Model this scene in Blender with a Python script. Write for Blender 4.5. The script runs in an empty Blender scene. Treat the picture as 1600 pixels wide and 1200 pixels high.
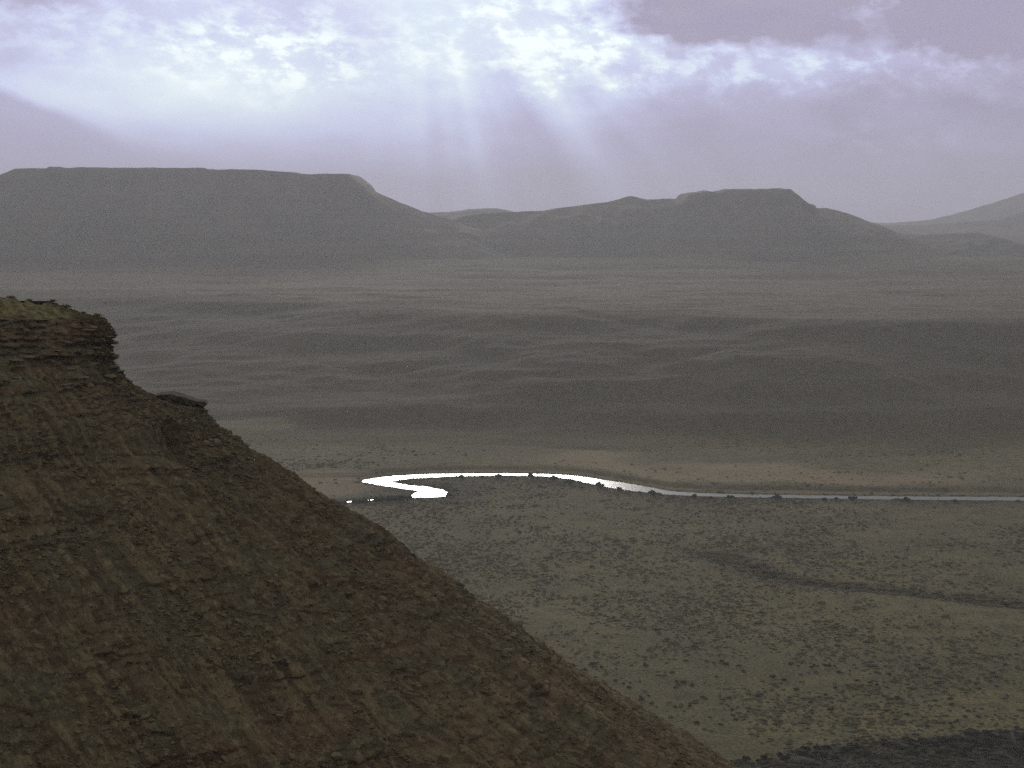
import bpy, math, random
import numpy as np
from math import radians, sin, cos, atan, atan2, asin, tan, pi

random.seed(7)
rng = np.random.default_rng(11)
scene = bpy.context.scene
col = scene.collection

# ------------------------------------------------------------------ camera
# level camera with a vertical shift, eye 300 m above the valley floor.
F = 2986.0            # focal length expressed in 1/1600 of the frame width (about 30 degrees across)
HZ = 330.0            # row of eye level in the 1600 x 1200 photograph
cam_d = bpy.data.cameras.new('camera')
cam_d.sensor_width = 36.0
cam_d.lens = 36.0 * F / 1600.0
cam_d.shift_y = -(600.0 - HZ) / 1600.0
cam_d.clip_start = 1.0
cam_d.clip_end = 80000.0
cam = bpy.data.objects.new('camera', cam_d)
cam.rotation_euler = (radians(90), 0, 0)
col.objects.link(cam)
scene.camera = cam

# ------------------------------------------------------------------ exposure
scene.view_settings.view_transform = 'Standard'
scene.view_settings.look = 'None'
scene.view_settings.exposure = 0.0
scene.view_settings.gamma = 1.0
scene.render.engine = 'CYCLES'
scene.cycles.use_denoising = False       # the photograph is grainy
scene.cycles.max_bounces = 2
scene.cycles.volume_bounces = 0

# ------------------------------------------------------------------ sun
SUN_AZ = atan((655 - 800) / F)
SUN_EL = radians(9.4)
sun_d = bpy.data.lights.new('sun', 'SUN')
sun_d.energy = 1.0
sun_d.angle = radians(10.0)
sun_d.color = (1.0, 0.95, 0.88)
sun = bpy.data.objects.new('sun', sun_d)
sun.rotation_euler = (radians(90) - SUN_EL, 0, pi - SUN_AZ)
col.objects.link(sun)

# ------------------------------------------------------------------ node helper
class V:
    """a float socket that builds Math nodes when used in expressions"""
    def __init__(s, nt, sock): s.nt, s.k = nt, sock
    def _m(s, op, *a, clamp=False):
        n = s.nt.nodes.new('ShaderNodeMath'); n.operation = op; n.use_clamp = clamp
        for i, q in enumerate((s,) + a):
            if isinstance(q, V): s.nt.links.new(q.k, n.inputs[i])
            else: n.inputs[i].default_value = float(q)
        return V(s.nt, n.outputs[0])
    def __add__(s, o): return s._m('ADD', o)
    __radd__ = __add__
    def __mul__(s, o): return s._m('MULTIPLY', o)
    __rmul__ = __mul__
    def __sub__(s, o): return s._m('SUBTRACT', o)
    def __rsub__(s, o): return (s * -1.0) + o
    def __truediv__(s, o): return s._m('DIVIDE', o)
    def pow(s, o): return s._m('POWER', o)
    def exp(s): return s._m('EXPONENT')
    def abs(s): return s._m('ABSOLUTE')
    def max(s, o): return s._m('MAXIMUM', o)
    def min(s, o): return s._m('MINIMUM', o)
    def clamp(s): return s._m('ADD', 0.0, clamp=True)
    def atan2(s, o): return s._m('ARCTAN2', o)
    def sstep(s, a, b):
        n = s.nt.nodes.new('ShaderNodeMapRange'); n.interpolation_type = 'SMOOTHSTEP'
        s.nt.links.new(s.k, n.inputs[0]); n.inputs[1].default_value = a; n.inputs[2].default_value = b
        n.inputs[3].default_value = 0; n.inputs[4].default_value = 1
        return V(s.nt, n.outputs[0])

def vec(nt, x, y, z=0.0):
    n = nt.nodes.new('ShaderNodeCombineXYZ')
    for i, q in enumerate((x, y, z)):
        if isinstance(q, V): nt.links.new(q.k, n.inputs[i])
        else: n.inputs[i].default_value = q
    return n.outputs[0]

def noise(nt, v, scale=1.0, detail=4.0, rough=0.55, dist=0.0, dim='3D'):
    n = nt.nodes.new('ShaderNodeTexNoise'); n.noise_dimensions = dim
    nt.links.new(v, n.inputs['Vector'])
    n.inputs['Scale'].default_value = scale
    n.inputs['Detail'].default_value = detail
    n.inputs['Roughness'].default_value = rough
    n.inputs['Distortion'].default_value = dist
    return V(nt, n.outputs['Fac'])

def mixc(nt, fac, a, b):
    n = nt.nodes.new('ShaderNodeMix'); n.data_type = 'RGBA'
    if isinstance(fac, V): nt.links.new(fac.k, n.inputs[0])
    else: n.inputs[0].default_value = fac
    for i, q in ((6, a), (7, b)):
        if isinstance(q, tuple): n.inputs[i].default_value = (*q, 1.0)
        else: nt.links.new(q, n.inputs[i])
    return n.outputs[2]

# ------------------------------------------------------------------ world: sky with broken cloud and sunbeams
world = bpy.data.worlds.new('World')
scene.world = world
world.use_nodes = True
wt = world.node_tree
world.cycles.sampling_method = 'MANUAL'
world.cycles.sample_map_resolution = 512
for n in list(wt.nodes): wt.nodes.remove(n)
out = wt.nodes.new('ShaderNodeOutputWorld')
tc = wt.nodes.new('ShaderNodeTexCoord')
sp = wt.nodes.new('ShaderNodeSeparateXYZ')
wt.links.new(tc.outputs['Generated'], sp.inputs[0])
dx, dy, dz = (V(wt, sp.outputs[i]) for i in range(3))
D2R = 180.0 / pi
az = dx.atan2(dy) * D2R                                             # degrees right of north
el = dz._m('ARCSINE') * D2R                                         # degrees above eye level
def AZ(x): return math.degrees(atan((x - 800.0) / F))
def EL(y): return math.degrees(atan((HZ - y) / F))
PXD = math.degrees(1.0 / F)
warp1 = noise(wt, vec(wt, az * 0.55 + 31, el * 0.9), 1.0, 3, 0.6, dim='2D') - 0.5
warp2 = noise(wt, vec(wt, az * 0.55 + 97, el * 0.9), 1.0, 3, 0.6, dim='2D') - 0.5
wa = az + warp1 * 2.6
we = el + warp2 * 1.7
def blob(x, y, sx, sy, a=wa, e=we):
    u = (a - AZ(x)) / (sx * PXD); v = (e - EL(y)) / (sy * PXD)
    return ((u * u + v * v) * -0.5).exp()
def patch(x, y, sx, sy, soft=0.25):
    return blob(x, y, sx, sy).sstep(0.6 - soft, 0.6 + soft)
cl = noise(wt, vec(wt, az * 0.95 + el * 0.5, el * 1.7 - az * 0.15, 0.0), 1.0, 5, 0.62, dim='2D')      # fine ragged cloud
cl2 = noise(wt, vec(wt, az * 0.28 + 5, el * 0.75 + 9), 1.0, 2, 0.55, dim='2D')
rag = cl.sstep(0.38, 0.70)
# glow of the hidden sun
sx_, sy_ = math.degrees(SUN_AZ), math.degrees(SUN_EL)
gx, gy = az - sx_, el - sy_
rad2 = gx * gx + gy * gy
glow = (rad2 * (-0.5 / (8.5 ** 2))).exp()
core = (rad2 * (-0.5 / (1.9 ** 2))).exp()
b = glow * 0.34 + core * 0.75 + (cl2 - 0.5) * 0.35
b = b + blob(250, 110, 340, 120, az, el) * 0.52
b = b + blob(200, 50, 220, 45) * (rag - 0.5) * 0.22
b = b + blob(440, 60, 130, 50) * (rag - 0.2) * 0.24 + blob(480, 100, 90, 35) * (rag - 0.2) * 0.2
b = b + blob(880, 50, 120, 55) * (rag * 0.45 + 0.30)
b = b + blob(1260, 108, 270, 26) * (rag * 0.36 + 0.20)
b = b + blob(1350, 20, 50, 26) * rag * 0.35
b = b + blob(1360, 228, 60, 16) * rag * 0.20 + blob(1485, 215, 16, 10, az, el) * 0.10
# dark cloud bellies
b = b - patch(1130, 22, 185, 46, 0.25) * 0.50 - patch(1080, 30, 120, 34, 0.2) * 0.12
b = b - patch(1540, 50, 120, 45, 0.2) * 0.32
b = b - patch(60, 12, 80, 18, 0.3) * 0.20
b = b - blob(560, 80, 45, 25) * 0.10
# sunbeams fanning out of the gap
RAYS = 23.9
ang = gx.atan2(gy * -1.0)
ray = noise(wt, vec(wt, ang * 4.0 + RAYS, 0.0), 1.0, 2, 0.5, dim='2D') - 0.44
rad = rad2._m('SQRT')
fan = rad.sstep(3.8, 6.2) * (1.0 - rad.sstep(9.0, 15.0)) * ang.sstep(-0.35, 0.3) * (1.0 - ang.sstep(1.0, 1.4))
# dusk-coloured bank low down: upper edge slopes down from the left
edge = (az - AZ(0)) * -0.36 + EL(143)
edge = edge.max(EL(215)) + warp2 * 0.25
wid = az.sstep(AZ(60), AZ(420)) * 1.3 + 0.22
bank_l = 1.0 - ((el - edge) / wid + 0.3).sstep(-1.0, 1.0)
bank = 1.0 - (el - EL(235)).sstep(-2.2, 2.4)
bank = (bank * 0.8).max(bank_l * (1.0 - az.sstep(AZ(350), AZ(760))))
b = b * (1.0 - bank * 0.66) + ray * fan * 0.9 + blob(340, 160, 210, 38, az, el) * 0.20 + blob(720, 130, 230, 80, az, el) * 0.10
b = b.clamp()
ramp = wt.nodes.new('ShaderNodeValToRGB')
wt.links.new(b.k, ramp.inputs[0])
cr = ramp.color_ramp
cr.elements[0].position = 0.0; cr.elements[0].color = (0.40, 0.37, 0.51, 1)
cr.elements[1].position = 1.0; cr.elements[1].color = (1.05, 1.15, 1.15, 1)
for p, c in ((0.30, (0.53, 0.52, 0.74, 1)), (0.55, (0.67, 0.72, 0.97, 1)), (0.80, (0.82, 0.93, 1.05, 1))):
    e = cr.elements.new(p); e.color = c
# higher up the cloud deck is plain grey instead of haze-tinted
bw = wt.nodes.new('ShaderNodeRGBToBW'); wt.links.new(ramp.outputs[0], bw.inputs[0])
gl = V(wt, bw.outputs[0])
sky_c = mixc(wt, el.sstep(6.2, 9.5), ramp.outputs[0], vec(wt, gl * 1.01, gl, gl * 0.97))
bgc = wt.nodes.new('ShaderNodeBackground')
wt.links.new(sky_c, bgc.inputs['Color'])
bgc.inputs['Strength'].default_value = 1.0
sky = wt.nodes.new('ShaderNodeTexSky')
sky.sky_type = 'NISHITA'
sky.sun_disc = False
sky.sun_elevation = SUN_EL
sky.sun_rotation = SUN_AZ
sky.altitude = 1200
bgs = wt.nodes.new('ShaderNodeBackground')
wt.links.new(sky.outputs[0], bgs.inputs['Color'])
bgs.inputs['Strength'].default_value = 0.08
mx = wt.nodes.new('ShaderNodeMixShader')
wt.links.new((1.0 - (el.sstep(3.0, 9.0) * (1.0 - cl2.sstep(0.35, 0.6)) * 0.04)).k, mx.inputs[0])   # cloud cover: the low sky is closed
wt.links.new(bgs.outputs[0], mx.inputs[1]); wt.links.new(bgc.outputs[0], mx.inputs[2])
wt.links.new(mx.outputs[0], out.inputs[0])

# ------------------------------------------------------------------ numeric noise
def _h(ix, iy, seed):
    n = (ix.astype(np.int64) * 374761393 + iy.astype(np.int64) * 668265263 + seed * 974634777) & 0xFFFFFFFF
    n = ((n ^ (n >> 13)) * 1274126177) & 0xFFFFFFFF
    return ((n ^ (n >> 16)) & 0xFFFF) / 65535.0
def pn(x, y, seed=0):
    x = np.asarray(x, float); y = np.asarray(y, float)
    x, y = np.broadcast_arrays(x, y)
    ix = np.floor(x); iy = np.floor(y); fx = x - ix; fy = y - iy
    u = fx * fx * fx * (fx * (fx * 6 - 15) + 10); v = fy * fy * fy * (fy * (fy * 6 - 15) + 10)
    def g(ox, oy):
        a = _h(ix + ox, iy + oy, seed) * 2 * pi
        return np.cos(a) * (fx - ox) + np.sin(a) * (fy - oy)
    a = g(0, 0); b_ = g(1, 0); c = g(0, 1); d = g(1, 1)
    return ((a + (b_ - a) * u) * (1 - v) + (c + (d - c) * u) * v) * 1.5
def fbm(x, y, seed=0, octv=4, gain=0.5):
    s = 0.0; amp = 1.0
    for o in range(octv):
        s = s + amp * pn(np.asarray(x) * 2 ** o, np.asarray(y) * 2 ** o, seed + 17 * o); amp *= gain
    return s
def ridged(x, y, seed=0, octv=4, gain=0.5):
    s = 0.0; amp = 1.0
    for o in range(octv):
        s = s + amp * (1 - 2 * np.abs(pn(np.asarray(x) * 2 ** o, np.asarray(y) * 2 ** o, seed + 17 * o))); amp *= gain
    return s
def ss(a, b_, x):
    t = np.clip((x - a) / (b_ - a), 0, 1); return t * t * (3 - 2 * t)

# ------------------------------------------------------------------ mesh helpers
def mesh_np(name, verts, faces, smooth=True, attrs=None, uv=None):
    me = bpy.data.meshes.new(name)
    verts = np.asarray(verts, np.float32); faces = np.asarray(faces, np.int32)
    k = faces.shape[1]; nf = len(faces)
    me.vertices.add(len(verts)); me.vertices.foreach_set('co', verts.ravel())
    me.loops.add(nf * k); me.loops.foreach_set('vertex_index', faces.ravel())
    me.polygons.add(nf)
    me.polygons.foreach_set('loop_start', np.arange(0, nf * k, k, dtype=np.int32))
    me.polygons.foreach_set('loop_total', np.full(nf, k, np.int32))
    me.polygons.foreach_set('use_smooth', np.full(nf, smooth, bool))
    me.update(calc_edges=True)
    for an, av in (attrs or {}).items():
        at = me.attributes.new(an, 'FLOAT', 'POINT'); at.data.foreach_set('value', np.asarray(av, np.float32).ravel())
    if uv is not None:
        l = me.uv_layers.new(name='UVMap'); l.data.foreach_set('uv', np.asarray(uv, np.float32)[faces.ravel()].ravel())
    return me
def grid_faces(nr, nc, wrap=False):
    i = np.arange(nr - 1)[:, None]; j = np.arange(nc if wrap else nc - 1)[None, :]
    j2 = (j + 1) % nc
    a = i * nc + j; b_ = i * nc + j2; c = (i + 1) * nc + j2; d = (i + 1) * nc + j
    return np.stack([a, b_, c, d], -1).reshape(-1, 4)
def link(name, me, mat=None, parent=None, label=None, cat=None, group=None, kind=None):
    o = bpy.data.objects.new(name, me); col.objects.link(o)
    if mat is not None and not me.materials: me.materials.append(mat)
    if parent is not None: o.parent = parent
    if label: o['label'] = label
    if cat: o['category'] = cat
    if group: o['group'] = group
    if kind: o['kind'] = kind
    return o

# ------------------------------------------------------------------ materials
def material(name, rough=0.95, spec=0.1):
    m = bpy.data.materials.new(name); m.use_nodes = True
    nt = m.node_tree; p = nt.nodes['Principled BSDF']
    p.inputs['Roughness'].default_value = rough
    p.inputs['Specular IOR Level'].default_value = spec
    t = nt.nodes.new('ShaderNodeTexCoord')
    return m, nt, p, t
def attr(nt, name):
    n = nt.nodes.new('ShaderNodeAttribute'); n.attribute_name = name
    return V(nt, n.outputs['Fac'])
def bump(nt, p, h, strength, dist):
    n = nt.nodes.new('ShaderNodeBump'); n.inputs['Strength'].default_value = strength
    n.inputs['Distance'].default_value = dist
    nt.links.new(h.k, n.inputs['Height']); nt.links.new(n.outputs[0], p.inputs['Normal'])
def sep(nt, sock):
    n = nt.nodes.new('ShaderNodeSeparateXYZ'); nt.links.new(sock, n.inputs[0])
    return [V(nt, n.outputs[i]) for i in range(3)]

# valley soil with scrub
m_ground, nt, p, t = material('valley_soil')
ob = t.outputs['Object']
n_big = noise(nt, ob, 0.006, 3, 0.6, dim='2D')
n_mid = noise(nt, ob, 0.06, 4, 0.7, dim='2D')
n_fine = noise(nt, ob, 0.4, 3, 0.7, dim='2D')
sand = attr(nt, 'sand'); scrub = attr(nt, 'scrub'); esc = attr(nt, 'upland')
c = mixc(nt, n_big.sstep(0.35, 0.65), (0.168, 0.138, 0.056), (0.112, 0.096, 0.040))
c = mixc(nt, n_mid.sstep(0.42, 0.62) * 0.8, c, (0.075, 0.066, 0.029))
c = mixc(nt, n_fine.sstep(0.50, 0.64) * 0.8, c, (0.052, 0.048, 0.022))
c = mixc(nt, (1.0 - n_fine.sstep(0.33, 0.45)) * 0.55, c, (0.230, 0.188, 0.082))
c_up = mixc(nt, n_mid.sstep(0.4, 0.65), (0.096, 0.083, 0.040), (0.064, 0.057, 0.028))
c_up = mixc(nt, n_big.sstep(0.5, 0.7) * 0.6, c_up, (0.112, 0.094, 0.048))
c_up = mixc(nt, n_fine.sstep(0.48, 0.62) * 0.7, c_up, (0.040, 0.036, 0.019))
c_up = mixc(nt, (1.0 - n_fine.sstep(0.34, 0.46)) * 0.5, c_up, (0.150, 0.128, 0.070))
c = mixc(nt, esc, c, c_up)
c = mixc(nt, attr(nt, 'bench') * 0.85, c, mixc(nt, n_mid.sstep(0.35, 0.65), (0.205, 0.180, 0.125), (0.120, 0.108, 0.074)))
c = mixc(nt, scrub * (0.6 + n_fine * 0.6), c, (0.028, 0.027, 0.016))
c = mixc(nt, sand * n_mid.sstep(0.2, 0.5), c, (0.245, 0.190, 0.110))
nt.links.new(c, p.inputs['Base Color'])
bump(nt, p, n_fine, 0.9, 0.8)

# distant mesa rock
m_mesa, nt, p, t = material('mesa_rock')
ob = t.outputs['Object']
ox, oy, oz = sep(nt, ob)
stra = noise(nt, vec(nt, ox * 0.0006, oy * 0.0006, oz * 0.045), 1.0, 4, 0.6)
blot = noise(nt, ob, 0.004, 4, 0.6)
c = mixc(nt, stra.sstep(0.4, 0.62), (0.085, 0.080, 0.056), (0.120, 0.102, 0.070))
c = mixc(nt, blot.sstep(0.45, 0.65) * 0.7, c, (0.06, 0.062, 0.042))
nt.links.new(c, p.inputs['Base Color'])
bump(nt, p, blot, 0.6, 12.0)

# near bluff
m_bluff, nt, p, t = material('bluff_rock')
ob = t.outputs['Object']; uvm = t.outputs['UV']
ux, uy, _ = sep(nt, uvm)              # x: metres along the slope, y: metres down the slope
ox, oy, oz = sep(nt, ob)
streak = noise(nt, vec(nt, ux * 0.55, uy * 0.045), 1.0, 5, 0.68, 0.2, dim='2D')
streak2 = noise(nt, vec(nt, ux * 0.2 + 40, uy * 0.025), 1.0, 3, 0.6, 0.4, dim='2D')
grit = noise(nt, vec(nt, ux * 1.0, uy * 0.75), 1.0, 4, 0.7, dim='2D')
grit2 = noise(nt, ob, 5.0, 2, 0.7)
blot = noise(nt, ob, 0.17, 4, 0.65, 0.4)
stra = noise(nt, vec(nt, ox * 0.03, oy * 0.03, oz * 0.55 + blot * 1.2), 1.0, 3, 0.65)
lines = noise(nt, vec(nt, ox * 0.05, oy * 0.05, oz * 0.42 + blot * 0.5), 1.0, 2, 0.5)
capz = attr(nt, 'cap')
c = mixc(nt, streak.sstep(0.42, 0.57), (0.168, 0.132, 0.076), (0.092, 0.071, 0.042))
c = mixc(nt, streak2.sstep(0.45, 0.62) * 0.75, c, (0.138, 0.106, 0.064))
c = mixc(nt, blot.sstep(0.48, 0.62) * 0.75, c, (0.106, 0.099, 0.062))
c = mixc(nt, (1.0 - ((lines - 0.53).abs()).sstep(0.008, 0.03)) * grit2.sstep(0.3, 0.5) * streak2.sstep(0.42, 0.52) * 0.8, c, (0.066, 0.037, 0.021))
c = mixc(nt, stra.sstep(0.54, 0.66) * (0.30 + capz * 0.55), c, (0.148, 0.088, 0.050))
c = mixc(nt, grit.sstep(0.55, 0.66) * 0.6, c, (0.052, 0.038, 0.022))
c = mixc(nt, (1.0 - grit.sstep(0.34, 0.45)) * 0.5, c, (0.270, 0.222, 0.130))
c = mixc(nt, grit2.sstep(0.56, 0.68) * 0.6, c, (0.060, 0.048, 0.028))
grass = attr(nt, 'grass')
c = mixc(nt, grass * grit2.sstep(0.35, 0.6) * 0.8, c, mixc(nt, grit.sstep(0.4, 0.6), (0.330, 0.290, 0.130), (0.140, 0.140, 0.062)))
nt.links.new(c, p.inputs['Base Color'])
bump(nt, p, grit * -1.0 + streak * -1.5, 1.0, 0.6)

# loose stones and slabs
m_stone, nt, p, t = material('sandstone')
ob = t.outputs['Object']
oi = nt.nodes.new('ShaderNodeNewGeometry')
rnd = V(nt, oi.outputs['Random Per Island'])
g = noise(nt, ob, 2.2, 3, 0.65)
c = mixc(nt, g.sstep(0.4, 0.65), (0.150, 0.116, 0.064), (0.070, 0.052, 0.029))
c = mixc(nt, rnd.sstep(0.55, 1.0) * 0.7, c, (0.19, 0.155, 0.095))
nt.links.new(c, p.inputs['Base Color'])
bump(nt, p, g, 0.8, 0.15)

# weathered caprock of the two ledges
m_ledge, nt, p, t = material('dark_caprock')
g = noise(nt, t.outputs['Object'], 1.4, 4, 0.7)
c = mixc(nt, g.sstep(0.38, 0.62), (0.080, 0.066, 0.042), (0.040, 0.033, 0.022))
nt.links.new(c, p.inputs['Base Color'])
bump(nt, p, g, 1.0, 0.3)

# scrub foliage
def foliage(name, ca, cb, alt):
    m, nt, p, t = material(name, 0.9, 0.1)
    oi = nt.nodes.new('ShaderNodeNewGeometry')
    g = noise(nt, t.outputs['Object'], 0.05, 2, 0.6)
    c = mixc(nt, g.sstep(0.35, 0.65), ca, cb)
    c = mixc(nt, V(nt, oi.outputs['Random Per Island']) * 0.7, c, alt)
    nt.links.new(c, p.inputs['Base Color'])
    return m
m_shrub = foliage('scrub_leaves', (0.052, 0.046, 0.021), (0.080, 0.068, 0.031), (0.125, 0.105, 0.048))
m_thick = foliage('thicket_leaves', (0.024, 0.024, 0.013), (0.040, 0.037, 0.020), (0.055, 0.050, 0.026))
m_bank = foliage('bank_leaves', (0.040, 0.040, 0.024), (0.060, 0.056, 0.032), (0.050, 0.048, 0.028))
m_tuft = foliage('tuft_leaves', (0.090, 0.100, 0.042), (0.140, 0.130, 0.055), (0.240, 0.215, 0.085))

# river
m_water, nt, p, t = material('river_water', 0.25, 1.0)
p.inputs['Base Color'].default_value = (0.06, 0.055, 0.045, 1)
p.inputs['IOR'].default_value = 1.33
rp = noise(nt, t.outputs['Object'], 0.25, 3, 0.5)
bump(nt, p, rp, 0.05, 0.4)

# ------------------------------------------------------------------ the land
ZV = -300.0           # valley floor below the eye
ZW = ZV - 0.8         # river
ZB = -180.0           # bench above the valley
def floor_at(x, y, z=ZV):
    """valley point seen at photograph position x, y"""
    Y = F * -z / (y - HZ)
    return ((x - 800.0) / F * Y, Y)

# river banks (outer, inner) in order downstream-left to right
RP = [((480,791.8),(480,793.2)), ((520,786.2),(520,787.6)), ((560,782.2),(560,783.3)), ((600,778.6),(600,779.5)), ((625,776.6),(630,777.4)),
      ((643,775.5),(650,777.5)), ((648,770),(690,775.8)), ((655,767.2),(697.5,771)), ((650,766.3),(697,768)), ((640,765),(690,764.8)), ((615,761),(668,761)),
      ((590,757.2),(640,758.2)), ((575,754.8),(617,755)), ((566,752),(611,752.8)), ((574,749.4),(625,749.6)), ((592,746.3),(650,747)), ((620,743.4),(680,745.4)),
      ((660,741.4),(705,744.2)), ((700,740.5),(735,743.5)), ((750,740),(765,743)), ((800,740),(805,743)), ((860,741.2),(860,744.6)), ((900,743.7),(900,750.5)),
      ((930,747.5),(930,757.5)), ((960,752),(960,763)), ((1000,758.5),(1000,768.5)), ((1050,767),(1050,773.2)), ((1100,770.5),(1100,775.5)),
      ((1200,773),(1200,777.5)), ((1400,775.5),(1400,780.5)), ((1600,776.5),(1600,782.5)), ((1760,778),(1760,785)), ((2000,780),(2000,790))]
outer = np.array([floor_at(*a, ZW) for a, _ in RP]); inner = np.array([floor_at(*b_, ZW) for _, b_ in RP])
def densify(pts):
    o = []
    n = len(pts)
    for i in range(n - 1):
        k = SEGK[i]
        p0 = pts[max(i - 1, 0)]; p1 = pts[i]; p2 = pts[i + 1]; p3 = pts[min(i + 2, n - 1)]
        for q in range(k):
            t_ = q / k
            o.append(0.5 * ((2 * p1) + (p2 - p0) * t_ + (2 * p0 - 5 * p1 + 4 * p2 - p3) * t_ ** 2 + (3 * p1 - p0 - 3 * p2 + p3) * t_ ** 3))
    o.append(pts[-1]); return np.array(o)
SEGK = [max(6, int(max(np.linalg.norm(outer[i + 1] - outer[i]), np.linalg.norm(inner[i + 1] - inner[i])) / 5.0)) for i in range(len(outer) - 1)]
I0 = sum(SEGK[:13])      # westernmost tip of the bend
outer = densify(outer); inner = densify(inner)
outer += np.stack([pn(outer[:, 0] * 0.06, outer[:, 1] * 0.06, 3) * 3, pn(outer[:, 0] * 0.07, outer[:, 1] * 0.07, 4) * 1.6], 1) + np.stack([pn(outer[:, 0] * 0.22, outer[:, 1] * 0.3, 7) * 2.5, pn(outer[:, 0] * 0.25, outer[:, 1] * 0.3, 8) * 1.6], 1)
inner += np.stack([pn(inner[:, 0] * 0.06, inner[:, 1] * 0.06, 5) * 3, pn(inner[:, 0] * 0.07, inner[:, 1] * 0.07, 6) * 1.6], 1) + np.stack([pn(inner[:, 0] * 0.22, inner[:, 1] * 0.3, 9) * 2.5, pn(inner[:, 0] * 0.25, inner[:, 1] * 0.3, 10) * 1.8], 1)

def river_gap(x, y):
    """distance from the water's edge (negative inside the channel)"""
    best = np.full(x.shape, 1e9)
    for i in range(0, len(outer) - 1):
        # quad outer[i], outer[i+1], inner[i+1], inner[i]: use cross-section segment distance
        a = outer[i]; d = inner[i] - a; L2 = d @ d + 1e-9
        tt = np.clip(((x - a[0]) * d[0] + (y - a[1]) * d[1]) / L2, 0, 1)
        dd = np.hypot(x - a[0] - tt * d[0], y - a[1] - tt * d[1])
        np.minimum(best, dd, out=best)
    return best

# dark wash with brush on the right of the valley floor
WASH = np.array([floor_at(*q) for q in ((1120, 868), (1190, 893), (1260, 908), (1340, 917), (1430, 926), (1520, 935), (1600, 943), (1750, 960))])
def poly_dist(P, x, y):
    best = np.full(np.shape(x), 1e9)
    for i in range(len(P) - 1):
        a = P[i]; d = P[i + 1] - a; L2 = d @ d
        tt = np.clip(((x - a[0]) * d[0] + (y - a[1]) * d[1]) / L2, 0, 1)
        np.minimum(best, np.hypot(x - a[0] - tt * d[0], y - a[1] - tt * d[1]), out=best)
    return best

bx = np.array([-0.9, -0.30, -0.20, -0.167, -0.054, -0.017, 0.067, 0.117, 0.268, 0.9])
by = np.array([4600, 4500, 4300, 4130, 3650, 3420, 3360, 3160, 3260, 3300.])
def land_z(x, y):
    """height of valley floor, badland escarpment and bench"""
    r = np.hypot(x, y); u = np.clip(x / np.maximum(y, 1.0), -0.9, 0.9)
    u = np.where(y > 50, u, np.sign(x) * 0.9)
    y1 = np.interp(u, bx, by) + fbm(x / 420, y / 420, 31, 4) * 130
    y0 = 2380 + u * 260 + fbm(x / 350, y / 350, 41, 3) * 90
    pr = np.clip((y - y0) / (y1 - y0), -0.5, 1.3)
    pr = np.where(y > 50, pr, -0.5)
    q = np.clip(pr, 0, 1)
    base = 0.55 * q + 0.45 * q * q * (3 - 2 * q)
    k = 4.0
    w = base * k + fbm(x / 600, y / 380, 51, 4) * 0.40 * (4 * q * (1 - q))
    st = np.floor(w); fr = w - st
    terr = (st + ss(0.25, 0.95, fr)) / k
    h = np.clip(0.58 * base + 0.42 * terr, 0, 1.02)
    z = ZV + (ZB - ZV) * h
    amp = 4 * q * (1 - q)
    z = z + amp * (ridged(x / 620, y / 260, 61, 5, 0.45) - 0.4) * 3.6 + amp * fbm(x / 75, y / 40, 65, 3) * 1.4
    # bench: low swells and gullies
    onb = ss(0.98, 1.06, pr)
    z = z + onb * (fbm(x / 700, y / 260, 71, 4) * 9.0 + fbm(x / 160, y / 110, 77, 3) * 2.0) + onb * np.clip((y - 5200) * 0.008, 0, 60)
    # valley floor: gentle swells
    onf = 1 - ss(0.0, 0.05, pr)
    z = z + onf * (fbm(x / 220, y / 160, 81, 4) * 1.6 + fbm(x / 30, y / 30, 85, 2) * 0.35)
    return z, q, onf, onb

# polar sheet
th = np.concatenate([np.linspace(-pi, -0.5, 40, endpoint=False), np.linspace(-0.5, -0.31, 24, endpoint=False),
                     np.linspace(-0.31, 0.31, 490, endpoint=False), np.linspace(0.31, 0.5, 24, endpoint=False), np.linspace(0.5, pi, 40, endpoint=False)])
pxr = np.arange(1215, 705, -1.5)
rr = np.concatenate([np.array([1.0]), np.geomspace(60, 980, 26), F * 300 / (pxr - HZ)])
rr = np.concatenate([rr, np.arange(rr[-1] + 6, 4400, 7.5), np.arange(4420, 6600, 32), np.geomspace(6700, 19500, 30)])
R_, T_ = np.meshgrid(rr, th, indexing='ij')
gxx = R_ * np.sin(T_); gyy = R_ * np.cos(T_)
gz, gq, gonf, gonb = land_z(gxx, gyy)
near_riv = (gyy > 1780) & (gyy < 2330) & (gxx > -330) & (gxx < 900)
gap = np.full(gxx.shape, 1e9)
gap[near_riv] = river_gap(gxx[near_riv], gyy[near_riv])
flat = 1 - ss(25, 110, gap)
gz = gz * (1 - flat) + (ZV + 0.15 * fbm(gxx / 25, gyy / 25, 91, 2)) * flat
gz = gz - 2.2 * (1 - ss(0.5, 9.0, gap))
# cut bank on the far side, standing above a sandy strip
far_side = np.interp(np.clip(gxx, -400, 1200), *(lambda i: (outer[I0:][i, 0], outer[I0:][i, 1]))(np.argsort(outer[I0:, 0])))
off = gyy - far_side
cut = ss(30, 46, off + fbm(gxx / 90, gyy / 90, 97, 3) * 16) * (gxx > -260) * (off < 400)
gz = gz + cut * 2.8 * gonf * (1 - ss(200, 400, off))
wd = poly_dist(WASH, gxx, gyy)
gz = gz - 2.0 * (1 - ss(4, 22, wd))
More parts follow.
